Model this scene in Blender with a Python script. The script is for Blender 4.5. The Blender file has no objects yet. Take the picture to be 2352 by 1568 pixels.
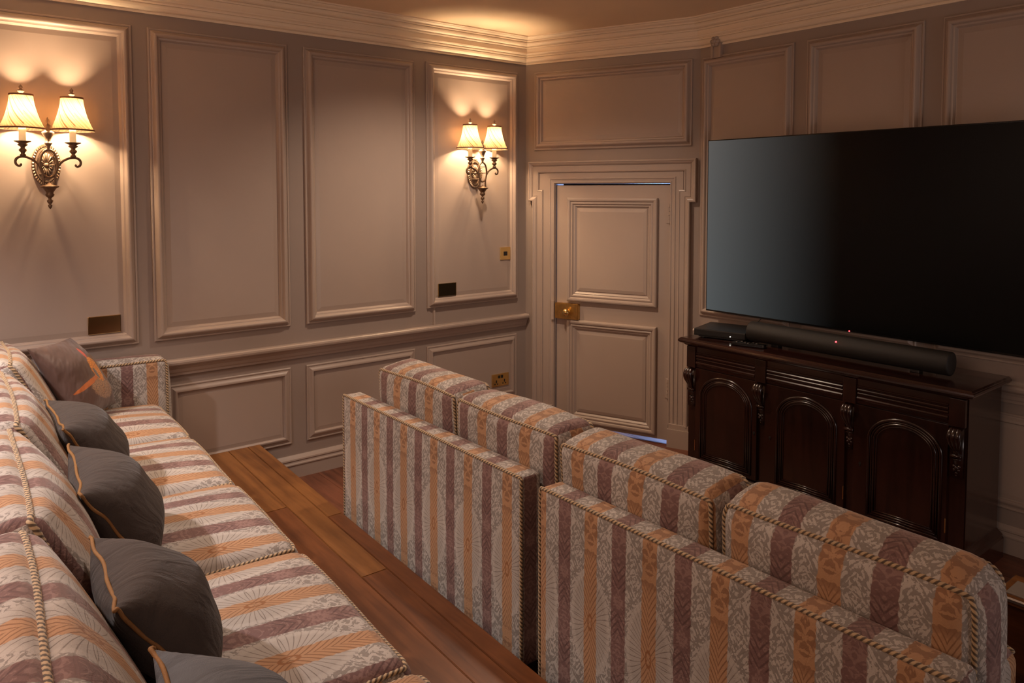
import bpy, bmesh, math, random
from mathutils import Vector, Matrix
random.seed(4)
scene = bpy.context.scene
COL = scene.collection
PI = math.pi

# ------------------------------------------------------------------ camera
cam_d = bpy.data.cameras.new('camera')
cam = bpy.data.objects.new('camera', cam_d); COL.objects.link(cam)
cam.location = (0, 0, 1.6)
cam.rotation_euler = (math.radians(87.0), 0, math.radians(51.44))
cam_d.sensor_width = 36.0
cam_d.lens = 1725.0 * 36 / 2352
cam_d.shift_y = -(784 - 530.4) / 2352
cam_d.clip_start = 0.02
scene.camera = cam

# ------------------------------------------------------------------ exposure, world, off-camera lights
vs = scene.view_settings
vs.view_transform = 'Standard'; vs.look = 'None'; vs.gamma = 1.0; vs.use_curve_mapping = False
vs.exposure = 0.35
world = bpy.data.worlds.new('room_world'); scene.world = world
world.use_nodes = True
world.node_tree.nodes['Background'].inputs[0].default_value = (0.9, 0.6, 0.4, 1)
world.node_tree.nodes['Background'].inputs[1].default_value = 0.0

def lamp(name, kind, loc, power, color, rot=(0, 0, 0), **kw):
    d = bpy.data.lights.new(name, kind); d.energy = power; d.color = color
    for k, v in kw.items(): setattr(d, k, v)
    o = bpy.data.objects.new(name, d); COL.objects.link(o)
    o.location = loc; o.rotation_euler = rot
    return o
WARM = (1.0, 0.69, 0.40)
# unseen ceiling spots: one over rear seats, two added to brighten sofas and door
lamp('unseen_ceiling_spot', 'SPOT', (-2.75, -0.85, 2.60), 165, (1.0, 0.90, 0.87), spot_size=2.0, spot_blend=0.6, shadow_soft_size=0.05)
lamp('unseen_ceiling_spot', 'SPOT', (-2.3, 0.75, 2.60), 42, (1.0, 0.82, 0.70), spot_size=1.9, spot_blend=0.8, shadow_soft_size=0.05)
lamp('unseen_ceiling_spot', 'SPOT', (-3.05, 2.35, 2.60), 70, (1.0, 0.77, 0.58), spot_size=2.4, spot_blend=0.8, shadow_soft_size=0.05)
# wide soft fill added behind the camera, in place of unseen lamps
lamp('rear_fill', 'AREA', (-1.3, -1.15, 2.0), 22, (1.0, 0.66, 0.47), rot=(math.radians(78), 0, math.radians(25)), shape='RECTANGLE', size=2.6, size_y=0.8)
# soft light added at the unseen right-hand end of the room
lamp('right_end_fill', 'AREA', (2.1, 2.5, 0.9), 13, (1.0, 0.87, 0.82), rot=(0, math.radians(82), 0), shape='RECTANGLE', size=0.9, size_y=1.1)
# daylight of the next room, seen only as a blue line round the door
lamp('next_room_daylight', 'AREA', (-3.6, 4.6, 1.2), 70, (0.30, 0.50, 1.0), rot=(math.radians(-50), 0, 0), shape='SQUARE', size=0.8)
SCONCE_W = 23.0

# ------------------------------------------------------------------ node helper
class G:
    def __init__(s, name):
        s.mat = bpy.data.materials.new(name); s.mat.use_nodes = True
        s.t = s.mat.node_tree; s.n = s.t.nodes; s.l = s.t.links
        s.n.clear()
        s.out = s.n.new('ShaderNodeOutputMaterial')
        s.b = s.n.new('ShaderNodeBsdfPrincipled')
        s.l.new(s.b.outputs[0], s.out.inputs[0])
    def put(s, sock, v):
        if isinstance(v, bpy.types.NodeSocket): s.l.new(v, sock)
        elif v is not None:
            if isinstance(v, tuple) and len(v) == 3 and sock.type == 'RGBA': v = v + (1,)
            sock.default_value = v
    def m(s, op, a, b=None, c=None, clamp=False):
        n = s.n.new('ShaderNodeMath'); n.operation = op; n.use_clamp = clamp
        s.put(n.inputs[0], a)
        if b is not None: s.put(n.inputs[1], b)
        if c is not None: s.put(n.inputs[2], c)
        return n.outputs[0]
    def add(s, a, b): return s.m('ADD', a, b)
    def sub(s, a, b): return s.m('SUBTRACT', a, b)
    def mul(s, a, b): return s.m('MULTIPLY', a, b)
    def div(s, a, b): return s.m('DIVIDE', a, b)
    def gt(s, a, b, soft):           # smooth step a > b
        n = s.n.new('ShaderNodeMapRange'); n.interpolation_type = 'SMOOTHSTEP'
        s.put(n.inputs[0], a); s.put(n.inputs[1], b - soft); s.put(n.inputs[2], b + soft)
        return n.outputs[0]
    def lt(s, a, b, soft): return s.sub(1.0, s.gt(a, b, soft))
    def mix(s, f, a, b):
        n = s.n.new('ShaderNodeMix'); n.data_type = 'RGBA'
        s.put(n.inputs[0], f); s.put(n.inputs[6], a); s.put(n.inputs[7], b)
        return n.outputs[2]
    def uv(s):
        n = s.n.new('ShaderNodeUVMap'); x = s.n.new('ShaderNodeSeparateXYZ'); s.l.new(n.outputs[0], x.inputs[0])
        return n.outputs[0], x.outputs[0], x.outputs[1]
    def obj(s): return s.n.new('ShaderNodeTexCoord').outputs['Object']
    def vec(s, x, y, z=0.0):
        n = s.n.new('ShaderNodeCombineXYZ'); s.put(n.inputs[0], x); s.put(n.inputs[1], y); s.put(n.inputs[2], z)
        return n.outputs[0]
    def mapv(s, v, scale=(1, 1, 1), loc=(0, 0, 0)):
        n = s.n.new('ShaderNodeMapping'); s.put(n.inputs[0], v)
        n.inputs[1].default_value = loc; n.inputs[3].default_value = scale
        return n.outputs[0]
    def noise(s, v, scale, detail=3, rough=0.5, dist=0.0):
        n = s.n.new('ShaderNodeTexNoise'); s.put(n.inputs['Vector'], v)
        n.inputs['Scale'].default_value = scale; n.inputs['Detail'].default_value = detail
        n.inputs['Roughness'].default_value = rough; n.inputs['Distortion'].default_value = dist
        return n.outputs[0]
    def voro(s, v, scale, feature='F1'):
        n = s.n.new('ShaderNodeTexVoronoi'); n.feature = feature; s.put(n.inputs['Vector'], v)
        n.inputs['Scale'].default_value = scale
        return n.outputs[0]
    def bump(s, h, strength=0.3, dist=0.01):
        n = s.n.new('ShaderNodeBump'); s.put(n.inputs['Height'], h)
        n.inputs['Strength'].default_value = strength; n.inputs['Distance'].default_value = dist
        s.l.new(n.outputs[0], s.b.inputs['Normal'])
    def set(s, **k):
        for a, v in k.items(): s.put(s.b.inputs[a.replace('_', ' ')], v)

def simple(name, col, rough=0.5, metal=0.0, var=0.0, scale=8.0, bump=0.0, bscale=60, **k):
    g = G(name)
    c = col
    if var:
        nz = g.noise(g.obj(), scale, 4)
        c = g.mix(nz, tuple(x * (1 - var) for x in col), tuple(min(1, x * (1 + var)) for x in col))
    g.set(Base_Color=c, Roughness=rough, Metallic=metal, **k)
    if bump: g.bump(g.noise(g.obj(), bscale, 4), bump, 0.004)
    return g.mat

# ------------------------------------------------------------------ materials
def paint(name, col, rough=0.42):
    g = G(name)
    o = g.obj()
    nz = g.noise(o, 2.2, 4)
    g.set(Base_Color=g.mix(nz, tuple(x * 0.93 for x in col), tuple(x * 1.07 for x in col)), Roughness=rough)
    st = g.noise(g.mapv(o, (40, 40, 3)), 1.0, 3)
    g.bump(g.add(g.mul(st, 0.3), g.noise(o, 18, 2)), 0.10, 0.002)
    return g.mat
M = {}
M['wall'] = paint('taupe_wall_paint', (0.305, 0.238, 0.203))
M['trim'] = paint('taupe_wall_paint_lit', (0.385, 0.30, 0.252), 0.36)  # wall paint lightened so the mouldings carry lit edges in their colour
M['cornice'] = paint('cream_cornice_paint', (0.80, 0.66, 0.50), 0.5)
M['ceiling'] = paint('cream_ceiling_paint', (0.78, 0.60, 0.42), 0.7)
M['brass'] = simple('brass', (0.80, 0.56, 0.22), 0.22, 1.0, 0.15, 20)
M['brass_plate'] = simple('polished_brass', (0.72, 0.50, 0.24), 0.08, 1.0)
M['old_brass'] = simple('worn_brass', (0.72, 0.46, 0.16), 0.30, 1.0, 0.35, 45, 0.25, 60)
M['dark_glass'] = simple('smoked_plate', (0.05, 0.035, 0.02), 0.08, 0.6)
M['socket_black'] = simple('socket_black', (0.015, 0.013, 0.012), 0.4)
M['bronze'] = simple('antique_bronze', (0.17, 0.105, 0.065), 0.42, 0.75, 0.4, 60, 0.3, 120)
M['bronze_light'] = simple('rubbed_bronze', (0.24, 0.165, 0.115), 0.42, 0.6, 0.3, 60, 0.3, 120)
M['black_plastic'] = simple('black_plastic', (0.012, 0.011, 0.011), 0.35)
M['gloss_black'] = simple('gloss_black_plastic', (0.008, 0.007, 0.007), 0.15)
M['fabric_black'] = simple('speaker_cloth', (0.012, 0.0095, 0.008), 0.5, 0.0, 0.0, 8, 0.4, 900)
M['white_plastic'] = simple('white_plastic', (0.6, 0.5, 0.42), 0.4)
M['brown_trim'] = simple('shade_binding', (0.20, 0.09, 0.05), 0.8)
M['steel'] = simple('brushed_metal', (0.6, 0.58, 0.56), 0.3, 1.0)
M['piping_gold'] = simple('gold_piping', (0.24, 0.11, 0.03), 0.75, 0.0, 0.2, 90, 0.3, 400)

def mk_screen():
    """dark display: a grey reflection at its left, fading to black, painted as emission"""
    g = G('television_screen')
    _, u, v = g.uv()
    g.set(Base_Color=(0.003, 0.003, 0.003), Roughness=0.30)
    g.b.inputs['Specular IOR Level'].default_value = 0.15
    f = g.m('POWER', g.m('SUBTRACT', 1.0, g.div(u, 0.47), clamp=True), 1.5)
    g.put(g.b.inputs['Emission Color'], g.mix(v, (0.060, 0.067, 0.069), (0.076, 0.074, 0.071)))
    g.put(g.b.inputs['Emission Strength'], f)  # emission stands in for a reflection, strongest at the left
    return g.mat
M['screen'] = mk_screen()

def glow(name, col, st):
    g = G(name); g.set(Base_Color=(0.02, 0.02, 0.02), Emission_Color=col); g.b.inputs['Emission Strength'].default_value = st
    return g.mat
M['led_red'] = glow('red_indicator', (1, 0.04, 0.05), 6)
M['led_white'] = glow('white_indicator', (1, 0.95, 0.8), 3)
M['bulb'] = glow('lamp_bulb', (1.0, 0.75, 0.42), 12)
def mk_candle():
    g = G('candle_sleeve'); g.set(Base_Color=(0.85, 0.68, 0.42), Roughness=0.5, Subsurface_Weight=0.3)
    g.b.inputs['Subsurface Radius'].default_value = (0.02, 0.012, 0.006)
    g.b.inputs['Emission Color'].default_value = (1.0, 0.62, 0.28, 1); g.b.inputs['Emission Strength'].default_value = 0.35
    return g.mat
M['candle'] = mk_candle()
def mk_shade():
    g = G('pleated_silk_shade')
    _, u, v = g.uv()
    t = g.add(g.mul(u, 34.0), g.mul(v, 9.0))
    n1 = g.noise(g.vec(g.add(g.mul(u, 60.0), g.mul(v, 16.0)), 0.3), 1.0, 3)
    pl = g.mul(g.add(g.m('SINE', g.mul(t, 2 * PI)), 1.0), 0.5)
    f = g.m('MULTIPLY_ADD', pl, 0.35, g.gt(n1, 0.60, 0.12), clamp=True)
    c = g.mix(f, (0.19, 0.125, 0.066), (0.055, 0.025, 0.010))
    g.set(Base_Color=c, Roughness=0.8)
    tr = g.n.new('ShaderNodeBsdfTranslucent'); g.put(tr.inputs[0], c)
    mx = g.n.new('ShaderNodeMixShader'); mx.inputs[0].default_value = 0.5
    g.l.new(g.b.outputs[0], mx.inputs[1]); g.l.new(tr.outputs[0], mx.inputs[2])
    g.l.new(mx.outputs[0], g.out.inputs[0])
    return g.mat
M['shade'] = mk_shade()

def wood(name, c1, c2, rough, axis, plank=None, seam=None, bumpy=0.1, coat=0.0, gscale=1.0):
    g = G(name); o = g.obj()
    sc = {'x': (1.2, 14, 14), 'y': (14, 1.2, 14), 'z': (14, 14, 1.2)}[axis]
    gr = g.noise(g.mapv(o, tuple(a * gscale for a in sc)), 1.6, 6, 0.6, 0.6)
    fine = g.noise(g.mapv(o, tuple(a * 5 * gscale for a in sc)), 1.5, 3)
    blot = g.noise(o, 2.4, 4, 0.6)
    f = g.m('MULTIPLY_ADD', blot, 0.45, g.add(g.mul(gr, 0.55), g.mul(fine, 0.15)))
    f = g.gt(f, 0.56, 0.24)
    g.set(Base_Color=g.mix(f, c1, c2), Roughness=rough)
    if coat: g.b.inputs['Coat Weight'].default_value = coat; g.b.inputs['Coat Roughness'].default_value = 0.15
    g.bump(g.add(gr, g.mul(fine, 0.4)), bumpy, 0.004)
    return g.mat
M['mahogany'] = wood('dark_mahogany', (0.005, 0.0018, 0.0014), (0.030, 0.008, 0.005), 0.24, 'z', bumpy=0.05, coat=0.4)
M['mahogany_x'] = wood('dark_mahogany_top', (0.009, 0.003, 0.002), (0.035, 0.009, 0.006), 0.16, 'x', bumpy=0.04, coat=0.5)
M['plank'] = [wood('platform_board_%s' % n, a, b, 0.36, 'x', bumpy=0.2, gscale=0.8) for n, a, b in (
    ('lit_amber', (0.08, 0.026, 0.007), (0.26, 0.105, 0.029)), ('half_lit_russet', (0.05, 0.014, 0.005), (0.19, 0.063, 0.019)), ('shaded_umber', (0.042, 0.012, 0.004), (0.155, 0.052, 0.016)))]  # one wood in lit, middle and shaded tones
M['floor'] = wood('red_floorboard', (0.045, 0.013, 0.007), (0.21, 0.075, 0.040), 0.38, 'x', bumpy=0.25)
M['floor_gap'] = simple('dark_gap', (0.01, 0.005, 0.003), 0.9)

def mk_damask():
    g = G('striped_damask_velvet')
    uvv, U, V = g.uv()
    P = 0.214
    uf = g.sub(g.m('FRACT', g.add(U, 0.5)), 0.5)
    # hand-woven edge wobble
    wob = g.mul(g.sub(g.noise(g.vec(g.mul(U, P), V), 60, 2), 0.5), 0.010)
    du = g.mul(g.m('ABSOLUTE', uf), P)
    due = g.add(du, wob)
    VR = 0.62
    dv = g.mul(g.sub(g.m('FRACT', g.add(g.div(V, VR), 0.5)), 0.5), VR)
    adv = g.m('ABSOLUTE', dv)
    is_or = g.lt(due, 0.0245, 0.0012)
    is_pu = g.gt(due, 0.0815, 0.0012)
    sym = g.vec(du, V, 0.0)
    # ---- acanthus scrolls on the silver stripes
    sym2 = g.vec(g.add(du, g.mul(g.m('PINGPONG', V, 0.0775), 0.35)), g.mul(V, 0.8), 0.0)
    n1 = g.noise(sym2, 34, 2, 0.55, 2.4)
    n2 = g.noise(sym, 130, 2, 0.5, 0.6)
    dc = g.m('ABSOLUTE', g.sub(du, 0.053))
    tw = g.m('PINGPONG', g.add(V, 0.04), 0.0775)                 # sprays that turn along the stripe
    barb = g.m('SINE', g.add(g.mul(g.add(g.mul(tw, 1.0), g.mul(dc, -1.5)), 2 * PI / 0.017), g.mul(n1, 14.0)))
    leaf = g.gt(g.add(g.add(g.mul(n1, 0.8), g.mul(n2, 0.20)), g.mul(barb, 0.055)), 0.51, 0.02)
    vein = g.lt(g.m('ABSOLUTE', g.sub(g.noise(sym, 70, 2, 0.5, 2.0), 0.5)), 0.016, 0.012)
    grey = (0.285, 0.25, 0.225); white = (0.52, 0.465, 0.425); ink = (0.15, 0.12, 0.105)
    c_sil = g.mix(leaf, grey, white)
    c_sil = g.mix(g.mul(vein, 0.25), c_sil, ink)
    # ---- sunburst fan round the orange stripe
    r = g.m('SQRT', g.add(g.m('POWER', g.div(du, 0.078), 2.0), g.m('POWER', g.div(adv, 0.155), 2.0)))
    rr = g.add(r, g.mul(g.sub(n2, 0.5), 0.16))
    inb = g.lt(rr, 0.98, 0.02)
    ang = g.m('ARCTAN2', g.sub(g.mul(adv, 0.62), g.mul(g.m('POWER', g.div(du, 0.078), 2.0), 0.0)), g.add(du, 0.004))
    ln = g.m('ABSOLUTE', g.sub(g.m('FRACT', g.add(g.mul(ang, 7.0), g.mul(g.m('POWER', r, 2.0), 0.55))), 0.5))
    lines = g.lt(ln, 0.075, 0.04)
    c_bur = g.mix(g.mul(lines, 0.8), (0.44, 0.39, 0.35), (0.17, 0.135, 0.115))
    c_bur = g.mix(g.mul(g.gt(rr, 0.84, 0.06), 0.55), c_bur, (0.54, 0.485, 0.44))
    c_sil = g.mix(inb, c_sil, c_bur)
    # ---- orange stripe: feathered palm leaf
    ch = g.sub(adv, g.mul(g.m('POWER', g.div(g.add(du, 0.0005), 0.025), 0.75), 0.050))
    cl = g.m('ABSOLUTE', g.sub(g.m('FRACT', g.div(ch, 0.020)), 0.5))
    chl = g.lt(cl, 0.14, 0.07)
    nearb = g.lt(adv, 0.19, 0.02)
    orl = (0.47, 0.262, 0.142); ord_ = (0.20, 0.088, 0.042)
    c_leaf = g.mix(g.mul(chl, 0.75), orl, ord_)
    blo = g.gt(g.noise(sym, 42, 2, 0.5, 1.2), 0.52, 0.03)
    c_or = g.mix(nearb, g.mix(g.mul(blo, 0.8), orl, (0.255, 0.125, 0.068)), c_leaf)
    ring = g.m('SQRT', g.add(g.m('POWER', g.div(du, 0.0085), 2.0), g.m('POWER', g.div(adv, 0.021), 2.0)))
    rg = g.lt(g.m('ABSOLUTE', g.sub(ring, 1.0)), 0.22, 0.1)
    c_or = g.mix(rg, c_or, (0.30, 0.125, 0.05))
    # ---- plum stripe: rosettes and palmettes
    dp = g.sub(P / 2, du)
    dv2 = g.mul(g.sub(g.m('FRACT', g.add(g.div(V, VR / 2), 0.15)), 0.5), VR / 2)
    adv2 = g.m('ABSOLUTE', dv2)
    rp = g.m('SQRT', g.add(g.m('POWER', dp, 2.0), g.m('POWER', adv2, 2.0)))
    pet = g.mul(g.m('COSINE', g.mul(g.m('ARCTAN2', dv2, dp), 8.0)), 0.003)
    ros = g.lt(g.m('ABSOLUTE', g.sub(g.add(rp, pet), 0.0125)), 0.0045, 0.0015)
    pch = g.sub(adv2, g.mul(dp, 1.3))
    pcl = g.lt(g.m('ABSOLUTE', g.sub(g.m('FRACT', g.div(pch, 0.022)), 0.5)), 0.15, 0.08)
    pmask = g.mul(g.gt(adv2, 0.03, 0.01), g.lt(adv2, 0.11, 0.02))
    plb = g.gt(g.noise(sym, 52, 2, 0.5, 1.4), 0.53, 0.03)
    plum = (0.19, 0.105, 0.098); plum_l = (0.31, 0.19, 0.17); plum_d = (0.095, 0.05, 0.048)
    c_pu = g.mix(g.mul(plb, 0.65), plum, plum_l)
    c_pu = g.mix(g.mul(g.mul(pcl, pmask), 0.75), c_pu, plum_d)
    c_pu = g.mix(g.mul(ros, 0.7), c_pu, plum_l)
    c = g.mix(is_pu, g.mix(is_or, c_sil, c_or), c_pu)
    nap = g.noise(g.obj(), 5.0, 3, 0.6)
    c = g.mix(g.gt(nap, 0.5, 0.3), g.mix(0.22, c, (0.05, 0.03, 0.02)), c)
    g.set(Base_Color=c, Roughness=0.72, Sheen_Weight=0.25, Sheen_Roughness=0.4)
    g.b.inputs['Sheen Tint'].default_value = (1.0, 0.9, 0.8, 1)
    g.b.inputs['Specular IOR Level'].default_value = 0.25
    hgt = g.add(g.mul(leaf, 0.5), g.add(g.mul(lines, -0.4), g.mul(g.noise(g.vec(g.mul(U, P), V), 420, 2), 0.5)))
    g.bump(hgt, 0.25, 0.0025)
    return g.mat
M['damask'] = mk_damask()

def mk_rope():
    g = G('twisted_cord')
    _, u, v = g.uv()
    s = g.mul(g.add(g.m('SINE', g.mul(g.add(g.mul(u, 2.0), v), 2 * PI)), 1.0), 0.5)
    c = g.mix(g.gt(s, 0.42, 0.28), (0.075, 0.045, 0.024), (0.47, 0.325, 0.185))
    g.set(Base_Color=c, Roughness=0.7, Sheen_Weight=0.2)
    return g.mat
M['rope'] = mk_rope()

def mk_velvet(name, col):
    g = G(name)
    o = g.obj()
    n = g.noise(o, 7, 4, 0.6)
    g.set(Base_Color=g.mix(n, tuple(x * 0.75 for x in col), tuple(x * 1.25 for x in col)), Roughness=0.85, Sheen_Weight=0.12, Sheen_Roughness=0.4)
    g.b.inputs['Specular IOR Level'].default_value = 0.15
    g.bump(g.add(g.mul(g.noise(g.mapv(o, (9, 3, 4)), 2.5, 3, 0.5, 0.8), 1.0), g.mul(g.noise(o, 400, 2), 0.06)), 0.45, 0.03)
    return g.mat
M['grey_velvet'] = mk_velvet('charcoal_velvet', (0.060, 0.047, 0.042))
M['lit_grey_velvet'] = mk_velvet('charcoal_velvet_lit', (0.115, 0.118, 0.130))  # the grey velvet with cool light put into its colour

def mk_bird():
    g = G('printed_brown_satin')
    _, u, v = g.uv()
    base = g.mix(g.noise(g.vec(u, v), 3.0, 3), (0.082, 0.043, 0.034), (0.128, 0.070, 0.056))
    nz = g.noise(g.vec(u, v), 26, 3, 0.6); nf = g.noise(g.vec(u, v), 60, 3, 0.6)
    jit = g.mul(g.sub(nz, 0.5), 0.5)
    def ell(cx, cy, rx, ry, a=0.0):
        x = g.sub(u, cx); y = g.sub(v, cy)
        ca, sa = math.cos(a), math.sin(a)
        xx = g.add(g.mul(x, ca), g.mul(y, sa)); yy = g.sub(g.mul(y, ca), g.mul(x, sa))
        rr = g.m('SQRT', g.add(g.m('POWER', g.div(xx, rx), 2.0), g.m('POWER', g.div(yy, ry), 2.0)))
        return g.lt(g.add(rr, jit), 1.0, 0.08)
    c = base
    c = g.mix(g.mul(ell(0.56, 0.28, 0.24, 0.13, -0.3), g.gt(nf, 0.46, 0.12)), c, (0.42, 0.24, 0.13))     # grass
    c = g.mix(ell(0.34, 0.40, 0.27, 0.030, 0.17), c, (0.50, 0.13, 0.025))                                # tail
    c = g.mix(ell(0.62, 0.52, 0.11, 0.17, 0.15), c, g.mix(g.gt(nf, 0.46, 0.1), (0.34, 0.08, 0.012), (0.80, 0.30, 0.03)))
    c = g.mix(ell(0.57, 0.47, 0.032, 0.08, 0.2), c, (0.16, 0.13, 0.12))                                   # wing
    c = g.mix(ell(0.60, 0.76, 0.035, 0.08, -0.35), c, (0.55, 0.06, 0.02))                                # head
    g.set(Base_Color=c, Roughness=0.45, Sheen_Weight=0.2)
    o = g.obj()
    g.bump(g.noise(g.mapv(o, (4, 9, 4)), 2.2, 2), 0.5, 0.03)
    return g.mat
M['bird'] = mk_bird()

# ------------------------------------------------------------------ mesh helpers
def link(name, bm, mat, parent=None, smooth=False, origin=None, uvs=None):
    """one bmesh -> one object; vertices given in the parent's space (world when no parent)"""
    me = bpy.data.meshes.new(name)
    bmesh.ops.recalc_face_normals(bm, faces=bm.faces)
    for f in bm.faces: f.smooth = smooth
    bm.to_mesh(me); bm.free()
    mats = mat if isinstance(mat, list) else [mat]
    for m_ in mats: me.materials.append(m_)
    o = bpy.data.objects.new(name, me); COL.objects.link(o)
    if parent: o.parent = parent
    return o

def thing(name, label, cat, loc=(0, 0, 0), rotz=0.0, group=None):
    o = bpy.data.objects.new(name, None); COL.objects.link(o)
    o.empty_display_size = 0.1
    o.location = loc; o.rotation_euler = (0, 0, rotz)
    o['label'] = label; o['category'] = cat
    if group: o['group'] = group
    return o
def tag(o, label, cat, group=None):
    o['label'] = label; o['category'] = cat
    if group: o['group'] = group
    return o
def struct(o): o['kind'] = 'structure'; return o

def box(bm, x0, x1, y0, y1, z0, z1, bev=0.0, seg=2, mi=0):
    vs_ = [bm.verts.new((x, y, z)) for x in (x0, x1) for y in (y0, y1) for z in (z0, z1)]
    fs = [(0, 1, 3, 2), (4, 6, 7, 5), (0, 4, 5, 1), (2, 3, 7, 6), (0, 2, 6, 4), (1, 5, 7, 3)]
    faces = [bm.faces.new([vs_[i] for i in f]) for f in fs]
    for f in faces: f.material_index = mi
    if bev:
        es = list({e for f in faces for e in f.edges})
        bmesh.ops.bevel(bm, geom=es, offset=bev, segments=seg, affect='EDGES', profile=0.6)
    return vs_
def boxes(name, lst, mat, parent=None, bev=0.0):
    bm = bmesh.new()
    for b in lst: box(bm, *b, bev=bev)
    return link(name, bm, mat, parent)

def rings(bm, rs, closed=True, cap0=False, cap1=False, uvl=None, uvf=None):
    """rs: list of rings of equal length -> quads. returns vertex rings"""
    R = [[bm.verts.new(p) for p in r] for r in rs]
    n = len(R[0])
    for i in range(len(R) - 1):
        for j in range(n if closed else n - 1):
            k = (j + 1) % n
            f = bm.faces.new((R[i][j], R[i][k], R[i + 1][k], R[i + 1][j]))
            if uvl is not None:
                cs = ((i, j), (i, j + 1), (i + 1, j + 1), (i + 1, j))
                for lp, (a, b) in zip(f.loops, cs): lp[uvl].uv = uvf(a, b)
    if cap0: bm.faces.new(list(reversed(R[0])))
    if cap1: bm.faces.new(R[-1])
    return R

def lathe(bm, prof, c=(0, 0, 0), n=20, sx=1.0, sy=1.0, flute=0, fl=0.0, uvl=None):
    rs = []
    for r, z in prof:
        ring = []
        for k in range(n):
            a = 2 * PI * k / n
            q = r * (1 + fl * math.cos(flute * a)) if flute else r
            ring.append((c[0] + q * sx * math.cos(a), c[1] + q * sy * math.sin(a), c[2] + z))
        rs.append(ring)
    L = len(prof) - 1
    rings(bm, rs, True, prof[0][0] > 0, prof[-1][0] > 0, uvl, (lambda a, b: (b / n, a / L)) if uvl is not None else None)

def path_frames(pts, closed=False):
    P = [Vector(p) for p in pts]; n = len(P); T = []
    for i in range(n):
        a = P[(i - 1) % n] if (closed or i > 0) else P[i]
        b = P[(i + 1) % n] if (closed or i < n - 1) else P[i]
        t = (b - a)
        T.append(t.normalized() if t.length > 1e-9 else Vector((1, 0, 0)))
    up = Vector((0, 0, 1)) if abs(T[0].z) < 0.9 else Vector((1, 0, 0))
    N = [(up - T[0] * up.dot(T[0])).normalized()]
    for i in range(1, n):
        v = N[-1] - T[i] * N[-1].dot(T[i])
        N.append(v.normalized() if v.length > 1e-6 else N[-1])
    return P, T, N
def tube(bm, pts, rad, n=8, closed=False, cap=True, flat=1.0):
    P, T, N = path_frames(pts, closed)
    rs = []
    for i in range(len(P)):
        B = T[i].cross(N[i]); r = rad[i] if isinstance(rad, (list, tuple)) else rad
        rs.append([P[i] + N[i] * (r * math.cos(2 * PI * k / n)) + B * (r * flat * math.sin(2 * PI * k / n)) for k in range(n)])
    if closed: rs.append(rs[0])
    rings(bm, rs, True, cap and not closed, cap and not closed)
def resample(pts, step):
    P = [Vector(p) for p in pts]; out = [P[0]]; acc = 0.0
    for a, b in zip(P, P[1:]):
        L = (b - a).length; d = step - acc
        while d <= L:
            out.append(a.lerp(b, d / L)); d += step
        acc = (acc + L) % step if L else acc
        acc = L - (d - step)
    if (out[-1] - P[-1]).length > step * 0.4: out.append(P[-1])
    return out
def smooth_path(pts, it=2):
    P = [Vector(p) for p in pts]
    for _ in range(it):
        Q = [P[0]]
        for a, b in zip(P, P[1:]): Q += [a.lerp(b, 0.25), a.lerp(b, 0.75)]
        Q.append(P[-1]); P = Q
    return P
def rope_bm(bm, pts, r=0.0056, pitch=0.026, step=0.0055):
    """two-strand twisted cord along a path"""
    uvl = bm.loops.layers.uv.verify()
    P, T, N = path_frames(resample(pts, step))
    n = 10; rs = []
    for i in range(len(P)):
        B = T[i].cross(N[i]); s = i * step; ring = []
        for k in range(n):
            a = 2 * PI * k / n
            q = r * (1 + 0.16 * math.sin(2 * a + 2 * PI * s / pitch * 2))
            ring.append(P[i] + N[i] * (q * math.cos(a)) + B * (q * math.sin(a)))
        rs.append(ring)
    rings(bm, rs, True, True, True, uvl, lambda a, b: (b / n, a * step / pitch * 2))
def rope(paths, parent, r=0.0056, name='cord_piping'):
    bm = bmesh.new()
    for p in paths: rope_bm(bm, p, r)
    return link(name, bm, M['rope'], parent, True)

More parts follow.
